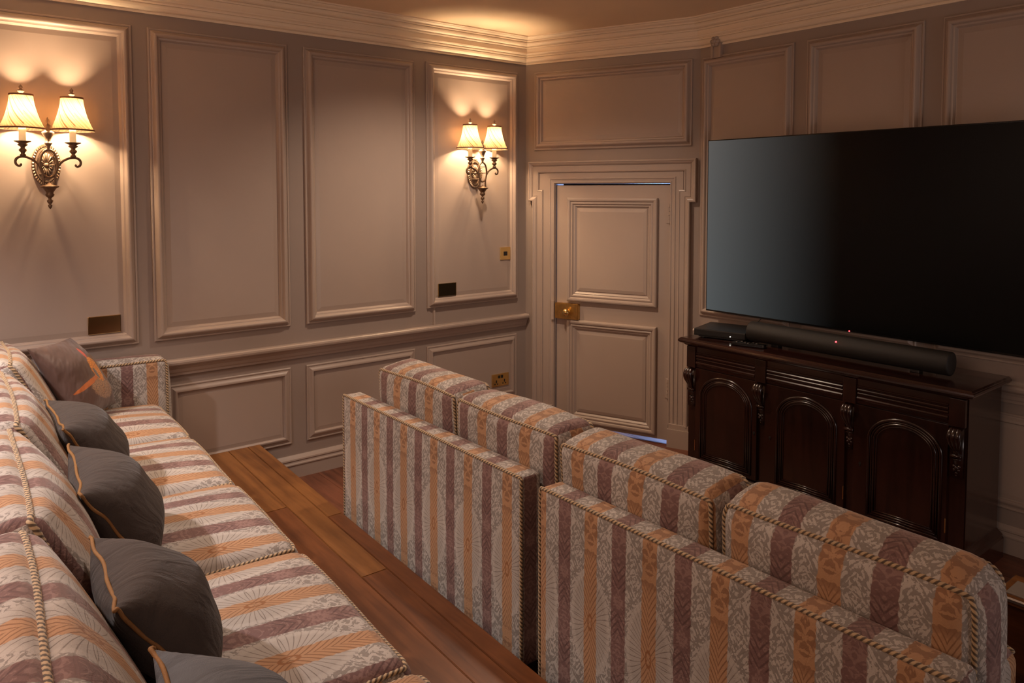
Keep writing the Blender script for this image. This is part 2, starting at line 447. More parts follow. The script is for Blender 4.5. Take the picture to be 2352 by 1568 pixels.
class Soft:
    """rounded, puffed upholstery block. centre c, half sizes h=(hx,hy,hz); bulge per axis face; tilt (rx) about its base; striped uv"""
    def __init__(s, c, h, r=0.03, bulge=(0, 0.02, 0.02), n=(14, 6, 12), rx=0.0, rz=0.0, sag=0.0, wob=0.0, seed=0, period=0.214, phase=0.0, v0=0.0, side_u=True):
        s.c = Vector(c); s.h = h; s.r = r; s.bg = bulge; s.n = n; s.per = period; s.ph = phase; s.v0 = v0
        s.rot = Matrix.Rotation(rz, 3, 'Z') @ Matrix.Rotation(rx, 3, 'X'); s.piv = Vector((0, 0, -h[2]))
        s.sag = sag; s.wob = wob; rnd = random.Random(seed); s.w = [rnd.uniform(0, 6.28) for _ in range(8)]
    def pos(s, u, v, w):
        h = s.h; r = s.r
        p = Vector((u * h[0], v * h[1], w * h[2]))
        q = Vector((max(-h[0] + r, min(h[0] - r, p.x)), max(-h[1] + r, min(h[1] - r, p.y)), max(-h[2] + r, min(h[2] - r, p.z))))
        d = p - q
        if d.length > 1e-9: p = q + d.normalized() * r * min(1.0, max(abs(d.x), abs(d.y), abs(d.z)) / r)
        fu, fv, fw = (1 - u * u), (1 - v * v), (1 - w * w)
        p.x += s.bg[0] * u * (fv * fw) ** 0.6 if abs(u) > 0 else 0
        p.y += s.bg[1] * v * max(0, fu * fw) ** 0.6
        p.z += s.bg[2] * max(0, w) * max(0, fu * fv) ** 0.6
        if s.sag: p.z -= s.sag * fu * max(0, w)
        if s.wob:
            a = s.w
            p.z += s.wob * math.sin(u * 3.1 + a[0]) * math.cos(v * 2.3 + a[1]) * (0.5 + 0.5 * w)
            p.y += s.wob * math.sin(u * 2.7 + a[2]) * math.sin(w * 2.9 + a[3])
        return s.c + s.piv + s.rot @ (p - s.piv)
    def build(s, name, parent, mat=None, sub=True):
        bm = bmesh.new(); uvl = bm.loops.layers.uv.verify(); h = s.h; cache = {}
        def vert(u, v, w):
            k = (round(u, 5), round(v, 5), round(w, 5))
            if k not in cache: cache[k] = bm.verts.new(s.pos(u, v, w))
            return cache[k]
        def ts(n, hh):
            # extra samples near the rounded ends
            e = min(0.45, s.r / hh)
            base = [-1, -1 + e * 0.3, -1 + e * 0.65] + [-1 + e + (2 - 2 * e) * i / n for i in range(n + 1)] + [1 - e * 0.65, 1 - e * 0.3, 1]
            return base
        X, Y, Z = ts(s.n[0], h[0]), ts(s.n[1], h[1]), ts(s.n[2], h[2])
        cx = s.c.x
        def quad(k, uvs):
            f = bm.faces.new([vert(*a) for a in k]); f.smooth = True
            for lp, q in zip(f.loops, uvs): lp[uvl].uv = ((q[0] - s.ph) / s.per, q[1] + s.v0)
        for sg in (-1, 1):
            for A, B in zip(X, X[1:]):
                for C, D in zip(Z, Z[1:]):       # y faces
                    k = [(A, sg, C), (B, sg, C), (B, sg, D), (A, sg, D)]
                    quad(k, [(cx + a[0] * h[0], (a[2] * h[2]) if sg < 0 else 2 * h[2] + 2 * h[1] - a[2] * h[2]) for a in k])
                for C, D in zip(Y, Y[1:]):       # z faces
                    k = [(A, C, sg), (B, C, sg), (B, D, sg), (A, D, sg)]
                    quad(k, [(cx + a[0] * h[0], sg * (h[2] + h[1] + a[1] * h[1])) for a in k])
            for A, B in zip(Y, Y[1:]):           # x faces
                for C, D in zip(Z, Z[1:]):
                    k = [(sg, A, C), (sg, B, C), (sg, B, D), (sg, A, D)]
                    quad(k, [(cx + sg * h[0] + sg * (a[1] + 1) * h[1], a[2] * h[2]) for a in k])
        me_o = link(name, bm, mat or M['damask'], parent, True)
        return me_o
    def edge(s, pts, off=0.0):
        return [s.pos(*p) for p in pts]
    def path(s, corners, n=40, push=0.004):
        """polyline through parameter corners on the block's surface, pushed out"""
        out = []
        for a, b in zip(corners, corners[1:]):
            for i in range(n):
                t = i / n
                out.append(tuple(x + (y - x) * t for x, y in zip(a, b)))
        out.append(corners[-1])
        P = [s.pos(*q) for q in out]
        cen = s.c
        return [p + (p - cen).normalized() * push for p in P]

# ------------------------------------------------------------------ wall frames
class Wall:
    def __init__(s, A, B, n):
        s.A = Vector((A[0], A[1], 0)); s.D = (Vector((B[0], B[1], 0)) - s.A); s.L = s.D.length; s.D.normalize()
        s.N = Vector((n[0], n[1], 0)).normalized()
    def p(s, a, z, n=0.0): return s.A + s.D * a + s.N * n + Vector((0, 0, z))
XL = -4.0; YT = 3.755; CY = 3.31; BX = -2.88; YB = -1.35; XR = 2.3; ZC = 2.635
WL = Wall((XL, 0), (XL, 1), (1, 0))               # left wall: s = world y
dd = Vector((BX - XL, YT - CY)); dl = dd.length
WD = Wall((XL, CY), (BX, YT), (dd.y, -dd.x))      # canted door wall
WT = Wall((0, YT), (1, YT), (0, -1))              # television wall: s = world x

def frame_bm(bm, W, s0, s1, z0, z1, prof, fill=None, n0=0.0):
    rs = []
    for ins, hgt in prof:
        rs.append([W.p(s0 + ins, z0 + ins, n0 + hgt), W.p(s1 - ins, z0 + ins, n0 + hgt), W.p(s1 - ins, z1 - ins, n0 + hgt), W.p(s0 + ins, z1 - ins, n0 + hgt)])
    R = rings(bm, rs, True)
    if fill is not None: bm.faces.new(R[-1])
def ogee(w, h, n=6, a=(0, 0)):
    return [(a[0] + w * i / n, a[1] + h * (0.5 - 0.5 * math.cos(PI * i / n))) for i in range(n + 1)]
BOLECT = [(0, 0), (0, .010), (.003, .013), (.009, .013), (.011, .010), (.013, .012)] + \
    [(.015 + .016 * i / 5, .013 + .020 * math.sin(PI / 2 * i / 5)) for i in range(6)] + \
    [(.036, .033), (.040, .031), (.044, .026), (.046, .020), (.050, .018), (.054, .017), (.058, .011), (.061, .006), (.062, .003),
     (.064, .0025), (.088, .0055), (.090, .0055)]
SMALLP = [(0, 0), (0, .007), (.003, .009), (.008, .009), (.010, .006)] + ogee(.022, .010, 5, (.012, .007)) + \
    [(.038, .017), (.041, .012), (.043, .003), (.045, .002), (.066, .005), (.068, .005)]

# ------------------------------------------------------------------ room shell
def quadstrip(name, pts, mat):
    bm = bmesh.new()
    for q in pts: bm.faces.new([bm.verts.new(p) for p in q])
    return link(name, bm, mat)
def slab(bm, W, s0, s1, z0, z1, n0, n1):
    c = [W.p(s, z, n) for s in (s0, s1) for n in (n0, n1) for z in (z0, z1)]
    v = [bm.verts.new(p) for p in c]
    for f in [(0, 1, 3, 2), (4, 6, 7, 5), (0, 4, 5, 1), (2, 3, 7, 6), (0, 2, 6, 4), (1, 5, 7, 3)]: bm.faces.new([v[i] for i in f])
def wall(name, W, s0, s1, holes=None):
    bm = bmesh.new()
    if not holes: slab(bm, W, s0, s1, 0, ZC + .05, -.12, 0)
    else:
        a, b, zt = holes
        slab(bm, W, s0, a, 0, ZC + .05, -.12, 0); slab(bm, W, b, s1, 0, ZC + .05, -.12, 0); slab(bm, W, a, b, zt, ZC + .05, -.12, 0)
    return struct(link(name, bm, M['wall']))
D0, D1, DZ = 0.232, 1.028, 1.652
wall_left = wall('wall_left', WL, YB, CY + 0.05)
wall_door = wall('wall_far', WD, -0.03, dl + 0.03, (D0, D1, DZ))
wall_tv = wall('wall_front', WT, BX, XR)
wall('wall_back', Wall((0, YB), (1, YB), (0, 1)), XL - .1, XR)
wall('wall_right', Wall((XR, 0), (XR, 1), (-1, 0)), YB, YT)
bm = bmesh.new(); box(bm, XL - .2, XR + .1, YB - .1, YT + .2, ZC, ZC + .1); struct(link('ceiling', bm, M['ceiling']))

# floorboards: one mesh of boards over a dark bed
bm = bmesh.new(); y = YB
box(bm, XL - .2, XR + .1, YB - .1, YT + 1.6, -.08, -.012, mi=1)
i = 0
while y < YT + 1.5:
    w = 0.135; x = XL - .2 - random.uniform(0, 1.2)
    while x < XR:
        L = random.uniform(1.3, 2.4)
        box(bm, x + .0008, x + L - .0008, y + .0012, y + w - .0012, -.012, 0); x += L
    y += w; i += 1
struct(link('floor', bm, [M['floor'], M['floor_gap']]))

# mitred sweep of a wall profile
def sweep(name, pts, prof, mat, kind=True):
    P = [Vector((p[0], p[1])) for p in pts]; n = len(P); nor = []
    for a, b in zip(P, P[1:]):
        d = (b - a).normalized(); nor.append(Vector((d.y, -d.x)))
    rs = []
    for i in range(n):
        if i == 0: m = nor[0]; k = 1
        elif i == n - 1: m = nor[-1]; k = 1
        else:
            m = (nor[i - 1] + nor[i]).normalized(); k = 1 / m.dot(nor[i])
        rs.append([(P[i].x + m.x * o * k, P[i].y + m.y * o * k, z) for o, z in prof])
    bm = bmesh.new(); rings(bm, rs, True, True, True)
    o = link(name, bm, mat)
    return struct(o) if kind else o
zc = ZC
CORN = [(-.01, 2.462), (.012, 2.462), (.013, 2.470), (.010, 2.471), (.010, 2.475), (.020, 2.477), (.026, 2.481), (.032, 2.490), (.034, 2.501), (.029, 2.502), (.029, 2.507), (.037, 2.508),
        (.039, 2.515), (.036, 2.517), (.036, 2.520), (.044, 2.524), (.048, 2.532), (.042, 2.534), (.042, 2.562), (.054, 2.563), (.056, 2.569), (.052, 2.570), (.052, 2.573), (.062, 2.575), (.070, 2.580), (.075, 2.588), (.076, 2.595),
        (.070, 2.596), (.070, 2.601), (.080, 2.602), (.082, 2.607), (.078, 2.608), (.079, 2.612), (.088, 2.615), (.096, 2.620), (.100, 2.626), (.110, 2.627), (.110, ZC + .01), (-.01, ZC + .01)]
room_line = [(XL, YB), (XL, CY), (BX, YT), (XR, YT)]
sweep('trim_1', room_line, CORN, M['cornice'])
RAIL = [(-.01, .672), (.012, .672), (.014, .684), (.018, .690), (.022, .706), (.030, .720), (.040, .726), (.046, .733), (.048, .743), (.046, .752), (.040, .757), (-.01, .757)]
sweep('trim_2', [(XL, YB), (XL, CY - .005)], RAIL, M['trim'])
sweep('trim_3', [(BX + .01, YT), (XR, YT)], RAIL, M['trim'])
SKIRT = [(-.01, -.005), (.020, -.005), (.020, .072), (.024, .074), (.024, .080), (.020, .086), (.018, .096), (.022, .100), (.021, .108), (.014, .118), (.008, .126), (-.01, .126)]
sweep('baseboard_left', [(XL, YB), (XL, CY), (XL + (BX - XL) * .055, CY + (YT - CY) * .055)], SKIRT, M['trim'])
sweep('baseboard_front', [(BX - .01, YT), (XR, YT)], SKIRT, M['trim'])

def panel(W, wallobj, s0, s1, z0, z1, prof=BOLECT):
    bm = bmesh.new(); frame_bm(bm, W, s0, s1, z0, z1, prof, True)
    o = link('panel_moulding', bm, M['trim'], wallobj); return o
for s0, s1 in ((.10, .845), (.915, 1.615), (1.708, 2.418)):
    panel(WL, wall_left, s0, s1, .857, 2.397)
panel(WL, wall_left, 2.503, 3.230, .868, 2.402)
panel(WL, wall_left, -.70, .02, .857, 2.397)
for s0, s1 in ((.975, 1.612), (1.703, 2.413), (2.50, 3.225), (.15, .88)):
    panel(WL, wall_left, s0, s1, .195, .624, SMALLP)
panel(WD, wall_door, .072, 1.160, 1.880, 2.406)
for s0, s1 in ((-2.858, -2.255), (-2.180, -1.586), (-1.505, -.90), (-.82, -.22)):
    panel(WT, wall_tv, s0, s1, .846, 2.404)
for s0, s1 in ((-2.80, -2.25), (-2.18, -1.58), (-1.50, -.90)):
    panel(WT, wall_tv, s0, s1, .195, .624, SMALLP)
# short filler strip under the sconce panel, by the dado rail
bm = bmesh.new(); slab(bm, WL, 2.548, 2.562, .757, .87, -.01, .008); link('panel_moulding', bm, M['trim'], wall_left)

# ------------------------------------------------------------------ door and its surround
def pathsweep(bm, W, path, prof):
    """open path (s,z) swept; profile (inset to the right of travel, height), mitred"""
    P = [Vector(p) for p in path]; n = len(P); nr = []
    for a, b in zip(P, P[1:]):
        d = (b - a).normalized(); nr.append(Vector((d.y, -d.x)))
    rs = []
    for i in range(n):
        if i == 0: m = nr[0]; k = 1
        elif i == n - 1: m = nr[-1]; k = 1
        else: m = (nr[i - 1] + nr[i]).normalized(); k = 1 / m.dot(nr[i])
        rs.append([W.p(P[i].x + m.x * k * q, P[i].y + m.y * k * q, h) for q, h in prof])
    rings(bm, rs, True, True, True)
bm = bmesh.new()
OUT = [(0, -.005), (0, .034), (.004, .038), (.010, .038), (.014, .034), (.020, .032), (.028, .026), (.032, .020), (.034, .020), (.036, .023), (.064, .022), (.068, .026), (.074, .024), (.078, .014), (.078, -.005)]
pathsweep(bm, WD, [(.068, .135), (.068, 1.535), (.036, 1.535), (.036, 1.803), (1.196, 1.803), (1.196, 1.535), (1.160, 1.535), (1.160, .135)], OUT)
INN = [(0, -.005), (0, .016), (.044, .015), (.048, .020), (.054, .020), (.058, .016), (.070, .014), (.074, .018), (.080, .018), (.083, .012), (.083, -.03)]
pathsweep(bm, WD, [(.146, .135), (.146, 1.738), (1.112, 1.738), (1.112, .135)], INN)
slab(bm, WD, .10, .150, 1.60, 1.74, -.005, .012); slab(bm, WD, 1.108, 1.155, 1.60, 1.74, -.005, .012)
# plinth blocks
for a, b in ((.058, .226), (1.034, 1.172)):
    slab(bm, WD, a, b, -.002, .115, -.01, .046); slab(bm, WD, a + .006, b - .006, .115, .145, -.01, .036)
struct(link('trim_4', bm, M['trim']))
# door leaf
door = struct(thing('door_1', 'low painted two-panel door in an eared surround, with a brass rim lock', 'door', WD.p(D0, 0)))
def dlink(name, bm, mat, par=door, smooth=False):
    for v in bm.verts: v.co -= door.location
    return link(name, bm, mat, par, smooth)
bm = bmesh.new(); slab(bm, WD, D0 + .006, D1 - .004, .026, DZ - .009, -.045, -.006); dlink('door_leaf', bm, M['trim'])
DP = [(0, -.008), (0, .014), (.004, .020), (.012, .022), (.022, .020), (.026, .014), (.030, .013), (.034, .016), (.040, .016), (.044, .010), (.048, .007), (.054, .008), (.060, .003), (.066, -.003),
      (.070, -.0035), (.072, .001), (.092, .005), (.094, .005)]
for z0, z1 in ((.868, 1.560), (.052, .742)):
    bm = bmesh.new(); frame_bm(bm, WD, .322, .948, z0, z1, DP, True); dlink('door_panel', bm, M['trim'])
# brass rim lock and its knob
bm = bmesh.new(); slab(bm, WD, .238, .412, .745, .852, -.006, .026)
bmesh.ops.bevel(bm, geom=bm.edges[:], offset=.004, segments=2, affect='EDGES'); lock = dlink('rim_lock', bm, M['old_brass']); lock['label'] = 'worn brass rim lock'
bm = bmesh.new(); c = WD.p(.335, .795, .026)
prof = [(.012, 0), (.010, .012), (.016, .020), (.024, .030), (.026, .038), (.020, .048), (.010, .052), (0.0, .053)]
N_ = WD.N; T_ = WD.D; rs = [[c + N_ * z + T_ * (r * math.cos(2 * PI * k / 18)) + Vector((0, 0, r * math.sin(2 * PI * k / 18))) for k in range(18)] for r, z in prof[:-1]]
rings(bm, rs, True, True, True); kn = dlink('door_knob', bm, M['brass'], lock, True)
# painted strike plate on the frame
bm = bmesh.new(); slab(bm, WD, .212, .232, .735, .865, .012, .030); struct(link('trim_5', bm, M['trim']))
for z in (1.465, .36):
    bm = bmesh.new()
    for k in range(5):
        c0 = WD.p(1.0235, z - .062 + .025 * k, .004); tube(bm, [c0, c0 + Vector((0, 0, .023))], .0085, 8)
    slab(bm, WD, 1.002, 1.030, z - .062, z + .062, -.008, -.002)
    dlink('hinge', bm, M['trim'])

# carved bracket over the television wall's first panel
br = struct(thing('trim_6', 'small bracket with a carved rosette under the cornice', 'trim', (-2.75, YT, 2.40)))
bm = bmesh.new()
for x0, x1, n in ((-.034, -.020, .030), (-.020, .020, .022), (.020, .034, .030)): box(bm, x0, x1, -n, .0, -.012, .075)
link('bracket_block', bm, M['trim'], br)
bm = bmesh.new()
for k in range(7):
    a = 2 * PI * k / 7; cx, cz = (.0, .0) if k == 6 else (.019 * math.cos(2 * PI * k / 6), .019 * math.sin(2 * PI * k / 6))
    bmesh.ops.create_icosphere(bm, subdivisions=2, radius=.014 if k < 6 else .016, matrix=Matrix.Translation((cx, -.036 - (.006 if k == 6 else 0), .082 + cz)))
link('rosette', bm, M['trim'], br, True)

# ------------------------------------------------------------------ wall plates
def plate(name, label, cat, s0, s1, z0, z1, mat, n=.006):
    t = thing(name, label, cat, WL.p((s0 + s1) / 2, (z0 + z1) / 2, 0.005))
    bm = bmesh.new(); hs, hz = (s1 - s0) / 2, (z1 - z0) / 2
    box(bm, -.002, n, -hs, hs, -hz, hz, bev=.0025); link('plate', bm, mat, t)
    return t
t = plate('blank_plate', 'polished brass blanking plate on the wall below the large left sconce', 'wall plate', .626, .766, .924, 1.009, M['brass_plate'])
t = plate('blank_plate', 'dark reflective blanking plate low in the panel under the far sconce', 'wall plate', 2.585, 2.718, .935, 1.017, M['dark_glass'])
bm = bmesh.new(); frame_bm(bm, Wall((0, 0), (0, 1), (1, 0)), -.068, .068, -.041, .041, [(0, .002), (0, .0075), (.003, .0075), (.003, .002)]); link('plate_rim', bm, M['brass'], t)
t = plate('light_switch', 'small square brass switch plate near the door corner', 'switch', 3.080, 3.166, 1.140, 1.225, M['brass'])
bm = bmesh.new(); box(bm, .005, .010, -.014, .014, -.014, .014, bev=.001); box(bm, .010, .0125, -.010, .010, -.010, .002); link('rocker', bm, M['socket_black'], t)
t = plate('power_socket', 'double brass power socket in the lower panel behind the front sofa', 'socket', 3.008, 3.152, .281, .367, M['brass'])
bm = bmesh.new()
for a in (-.034, .034):
    box(bm, .005, .0075, a - .004, a + .004, .004 - .02, .018 - .02 + .004)
    for q in (-.011, .011): box(bm, .005, .0075, a + q - .006, a + q + .002, -.028, -.020)
for a in (-.012, .012): box(bm, .005, .010, a - .007, a + .007, .014, .032, bev=.001)
link('socket_insert', bm, M['socket_black'], t)

# ------------------------------------------------------------------ wall sconces
def make_sconce(label, yc):
    t = thing('wall_sconce', label, 'wall lamp', (XL + .006, yc, 1.57), 0, 'two-arm bronze wall sconces')
    B, BL = M['bronze'], M['bronze_light']
    # local: x = out from the wall, y along it, z up
    bm = bmesh.new(); n = 40                       # oval backplate with a ribbed border
    def oval(ry, rz, x, zc=0.0, k=n, rib=0.0): return [(x + (rib if j % 2 else 0), ry * math.cos(2 * PI * j / k), zc + rz * math.sin(2 * PI * j / k)) for j in range(k)]
    k = 80; rs = [oval(.058, .096, 0, 0, k), oval(.058, .096, .006, 0, k), oval(.055, .093, .010, 0, k, .004), oval(.048, .084, .010, 0, k, .004), oval(.046, .081, .007, 0, k), oval(.043, .077, .013, 0, k), oval(.038, .071, .013, 0, k), oval(.036, .068, .006, 0, k), oval(.030, .060, .006, 0, k), oval(.001, .002, .012, 0, k)]
    rings(bm, rs, True, False, True); zP = .150
    for v in bm.verts: v.co.z += zP
    bp = link('backplate', bm, BL, t)
    bm = bmesh.new()
    for j in range(16):
        a = 2 * PI * j / 16
        tube(bm, [(.013, .006 * math.cos(a), zP + .010 * math.sin(a)), (.014, .028 * math.cos(a), zP + .054 * math.sin(a))], [.0015, .0042], 6)
    lathe_pts = [[(.010 + q, r * math.cos(2 * PI * j / 16), zP + r * math.sin(2 * PI * j / 16)) for j in range(16)] for r, q in ((.011, 0), (.010, .006), (.005, .010))]
    rings(bm, lathe_pts, True, False, True)
    link('rosette', bm, BL, bp, True)
    X = .092
    bm = bmesh.new()                               # standoff rods
    for dy, dz in ((-.03, .0), (.03, .0), (-.026, -.04), (.026, .04)):
        tube(bm, [(.008, dy, zP + dz), (X, dy * .8, zP + dz)], .0034, 8)
    link('standoff', bm, BL, t, True)
    bm = bmesh.new(); tube(bm, [(X, .033 * math.cos(2 * PI * j / 36), zP + .005 + .062 * math.sin(2 * PI * j / 36)) for j in range(36)], .0055, 8, True, flat=1.0)
    link('oval_ring', bm, B, t, True)
    bm = bmesh.new()                               # upper urn finial
    lathe(bm, [(.004, .212), (.006, .216), (.008, .230), (.013, .240), (.016, .244), (.013, .248), (.009, .252), (.014, .268), (.022, .284), (.025, .290), (.024, .294), (.016, .298), (.010, .304), (.007, .310), (.012, .318), (.013, .323), (.007, .330), (.005, .336), (.008, .342), (.006, .350), (.001, .360)], (X, 0, 0), 20)
    link('urn_finial', bm, BL, t, True)
    bm = bmesh.new()                               # lower dish and drop
    lathe(bm, [(.001, -.048), (.006, -.040), (.009, -.032), (.004, -.026), (.010, -.018), (.013, -.010), (.005, -.003), (.008, .003), (.016, .010), (.018, .018), (.014, .023), (.016, .030), (.026, .044), (.036, .050), (.037, .054), (.028, .057), (.016, .062), (.008, .066), (.004, .072), (.0005, .075)], (X, 0, 0), 24)
    link('drop_pendant', bm, B, t, True)
    for s in (-1, 1):
        bm = bmesh.new()                           # scrolled arm
        pts = [(X, s * .022, .055), (X, s * .022, .10), (X, s * .030, .135), (X, s * .050, .165), (X, s * .078, .180), (X, s * .100, .184), (X, s * .118, .178), (X, s * .126, .163), (X, s * .122, .147), (X, s * .110, .141), (X, s * .103, .147), (X, s * .107, .152)]
        sp = smooth_path(pts, 2); m_ = len(sp)
        tube(bm, sp, [.0052 if i < m_ * .8 else .0045 for i in range(m_)], 8)
        link('arm', bm, B, t, True)
        yc2 = s * .096
        bm = bmesh.new()
        lathe(bm, [(.006, .182), (.012, .187), (.012, .191), (.007, .196), (.009, .202), (.015, .208), (.015, .214), (.008, .220), (.010, .226), (.019, .232), (.019, .237), (.014, .238), (.022, .244), (.032, .248), (.033, .251), (.012, .252)], (X, yc2, 0), 24)
        link('candle_cup', bm, B, t, True)
        bm = bmesh.new(); lathe(bm, [(.0135, .251), (.0135, .331), (.010, .332)], (X, yc2, 0), 20); link('candle_sleeve', bm, M['candle'], t, True)
        bm = bmesh.new(); lathe(bm, [(.005, .332), (.007, .342), (.0075, .355), (.007, .372), (.004, .386), (.001, .392)], (X, yc2, 0), 14); link('bulb', bm, M['bulb'], t, True)
        bm = bmesh.new(); uvl = bm.loops.layers.uv.verify()
        hz = .150; z0 = .303; prof = []
        for i in range(13):
            q = i / 12; prof.append((.086 - (.086 - .0445) * (1 - (1 - q) ** 1.75), z0 + hz * q))
        lathe(bm, prof, (X, yc2, 0), 60, flute=30, fl=.008, uvl=uvl)
        for f in [f for f in bm.faces if len(f.verts) > 4]: bm.faces.remove(f)
        sh = link('lamp_shade', bm, M['shade'], t, True)
        for rr, zz, hh in ((.0875, z0 - .001, .007), (.0455, z0 + hz - .007, .008)):
            bm = bmesh.new(); rings(bm, [[(X + (rr + e) * math.cos(2 * PI * j / 40), yc2 + (rr + e) * math.sin(2 * PI * j / 40), zz + q) for j in range(40)] for e, q in ((-.001, 0), (.001, 0), (.001, hh), (-.001, hh), (-.001, 0))])
            link('shade_binding', bm, M['brown_trim'], sh)
        bm = bmesh.new()                           # wire harp carrying the finial
        for aa in (0, 2 * PI / 3, 4 * PI / 3): tube(bm, [(X, yc2, z0 + hz - .004), (X + .044 * math.cos(aa), yc2 + .044 * math.sin(aa), z0 + hz - .004)], .0012, 6)
        tube(bm, [(X, yc2, .398), (X, yc2, z0 + hz + .006)], .0016, 6)
        lathe(bm, [(.003, z0 + hz - .004), (.005, z0 + hz + .004), (.013, z0 + hz + .012), (.014, z0 + hz + .016), (.006, z0 + hz + .021), (.005, z0 + hz + .025), (.008, z0 + hz + .029), (.007, z0 + hz + .033), (.001, z0 + hz + .042)], (X, yc2, 0), 18)
        link('shade_finial', bm, BL, sh, True)
        for lz, share in ((.386, .48), (.350, .52)):      # the bulb glows over its length
            L = lamp('bulb_light', 'POINT', (X, yc2, lz), SCONCE_W * share, WARM, shadow_soft_size=.013); L.parent = t
    return t
make_sconce('large two-arm bronze sconce at the far left, over the brass blanking plate', .478)
make_sconce('two-arm bronze sconce in the corner panel, left of the door', 2.868)

# ------------------------------------------------------------------ raised platform for the rear seats
ang = math.radians(-1.9)
def edge_y(x): return 1.425 + (x + 4.0) * -.034
plat = thing('raised_platform', 'stepped platform of stained boards carrying the rear sofa', 'platform', (XL, YB, 0))
def poly_prism(bm, pts, z0, z1, bev=0.0):
    a = [bm.verts.new((x, y_, z0)) for x, y_ in pts]; b = [bm.verts.new((x, y_, z1)) for x, y_ in pts]; n = len(pts)
    bm.faces.new(list(reversed(a))); top = bm.faces.new(b)
    for i in range(n): bm.faces.new((a[i], a[(i + 1) % n], b[(i + 1) % n], b[i]))
    if bev: bmesh.ops.bevel(bm, geom=list(top.edges), offset=bev, segments=2, affect='EDGES')
Lx = 0.0; PL = plat.location; PXR = 1.6
def pp(x, off): return (x - PL.x, edge_y(x) - off - PL.y)
bm = bmesh.new(); poly_prism(bm, [(.021, .003), (PXR - PL.x, .003), pp(PXR, .012), (.021, edge_y(XL) - .012 - PL.y)], .001, .214); link('riser', bm, M['plank'][2], plat)
offs = [0, .066, .168, .30, .44, .58, .72, .86, 1.0]
joints = [[-2.9, -.9], [-2.36, -.35], [-3.1, -1.3], [-2.0], [-2.8, -.6], [-1.9], [-2.7], [-2.2]]
for i in range(len(offs) - 1):
    xs = [XL + .021] + joints[i] + [PXR]
    for j, (x0, x1) in enumerate(zip(xs, xs[1:])):
        bm = bmesh.new()
        g0, g1 = offs[i] + (.0 if i == 0 else .0010), offs[i + 1] - .0010
        poly_prism(bm, [pp(x0 + .001, g1), pp(x1 - .001, g1), pp(x1 - .001, g0), pp(x0 + .001, g0)], .214, .235, .002)
        link('board', bm, M['plank'][min(2, j)], plat)  # boards darken along the row: falloff of light put into their tone
bm = bmesh.new(); poly_prism(bm, [(.021, .003), (PXR - PL.x, .003), pp(PXR, 1.001), pp(XL + .021, 1.001)], .214, .235); link('board', bm, M['plank'][0], plat)

# ------------------------------------------------------------------ front sofas (backs to the camera)
def front_sofa(label, x0, x1, arm, cushions, phase, cph):
    y0 = 1.46; t = thing('sofa', label, 'sofa', ((x0 + x1) / 2, 1.9, 0), 0, 'front row of striped damask sofas')
    ox, oy = t.location.x, t.location.y
    S = lambda c, h, **k: Soft((c[0] - ox, c[1] - oy, c[2]), h, **k)
    # upholstered back: faces the camera
    b = S(((x0 + x1) / 2, y0 + .045, .3925), ((x1 - x0) / 2, .045, .3125), r=.016, bulge=(0, .004, 0), n=(30, 3, 12), period=.216, phase=phase - ox, v0=-.0)
    b.v0 = .3925 - .385          # medallions at z = .385
    b.build('sofa_back', t)
    rope([b.path([(-1, -1, -1), (-1, -1, 1)]), b.path([(-1, -1, 1), (1, -1, 1)]), b.path([(1, -1, 1), (1, -1, -1)])], t, .0056)
    bx0, bx1 = x0 - .045, x1 - .10
    if arm:
        a = S((x0 + .0575, 1.84, .33), (.0575, .285, .25), r=.03, n=(4, 14, 8), period=.216, phase=phase - ox); a.build('arm', t)
        rope([a.path([(-1, 1, -1), (-1, 1, 1), (1, 1, 1), (1, 1, -1)])], t)
        bx0, bx1 = x0 + .12, x1 + .045
    base = S(((bx0 + bx1) / 2, 1.815, .20), ((bx1 - bx0) / 2 - .01, .265, .10), r=.015, n=(24, 12, 4), period=.216, phase=phase - ox); base.build('seat_base', t)
    w = (bx1 - bx0) / 2
    for k in range(2):
        sc = S((bx0 + w * (k + .5), 1.93, .38), (w / 2 - .004, .195, .085), r=.035, bulge=(0, .01, .02), n=(12, 12, 4), period=.24, phase=phase - ox, seed=k); sc.build('seat_cushion', t)
        rope([sc.path([(-1, 1, 1), (1, 1, 1)])], t)
    for k, (c0, c1, dz, rr) in enumerate(cushions):
        cu = S(((c0 + c1) / 2, 1.69, .625 + dz), ((c1 - c0) / 2, .092, .205), r=rr, bulge=(.006, .022, .020), n=(16, 6, 12), rx=math.radians(4), period=.238, phase=cph[k] - ox, v0=.09, wob=.004, seed=11 + k + int(x0 * 10))
        ob = cu.build('back_cushion', t)
        e = .96
        rope([cu.path([(-1, -1, -1), (-1, -1, 1), (1, -1, 1), (1, -1, -1)], push=.003)], ob)
        rope([cu.path([(-1, 1, -1), (-1, 1, 1), (1, 1, 1), (1, 1, -1)], push=.003)], ob)
    for fx in (x0 + .08, x1 - .08):
        for fy in (1.52, 2.03):
            bm = bmesh.new(); lathe(bm, [(.018, 0), (.024, .06), (.026, .105)], (fx - ox, fy - oy, 0), 12); link('foot', bm, M['mahogany'], t, True)
    return t
front_sofa('striped damask sofa nearest the left wall, its back to the platform', -3.035, -1.790, True,
           [(-2.918, -2.330, .012, .030), (-2.318, -1.752, .004, .034)], -2.504, [-2.49, -2.132])
front_sofa('striped damask sofa at the lower right, its back to the platform', -1.700, -.525, False,
           [(-1.740, -1.156, -.006, .036), (-1.148, -.535, .006, .066)], -1.475, [-1.64, -.828 - .238])

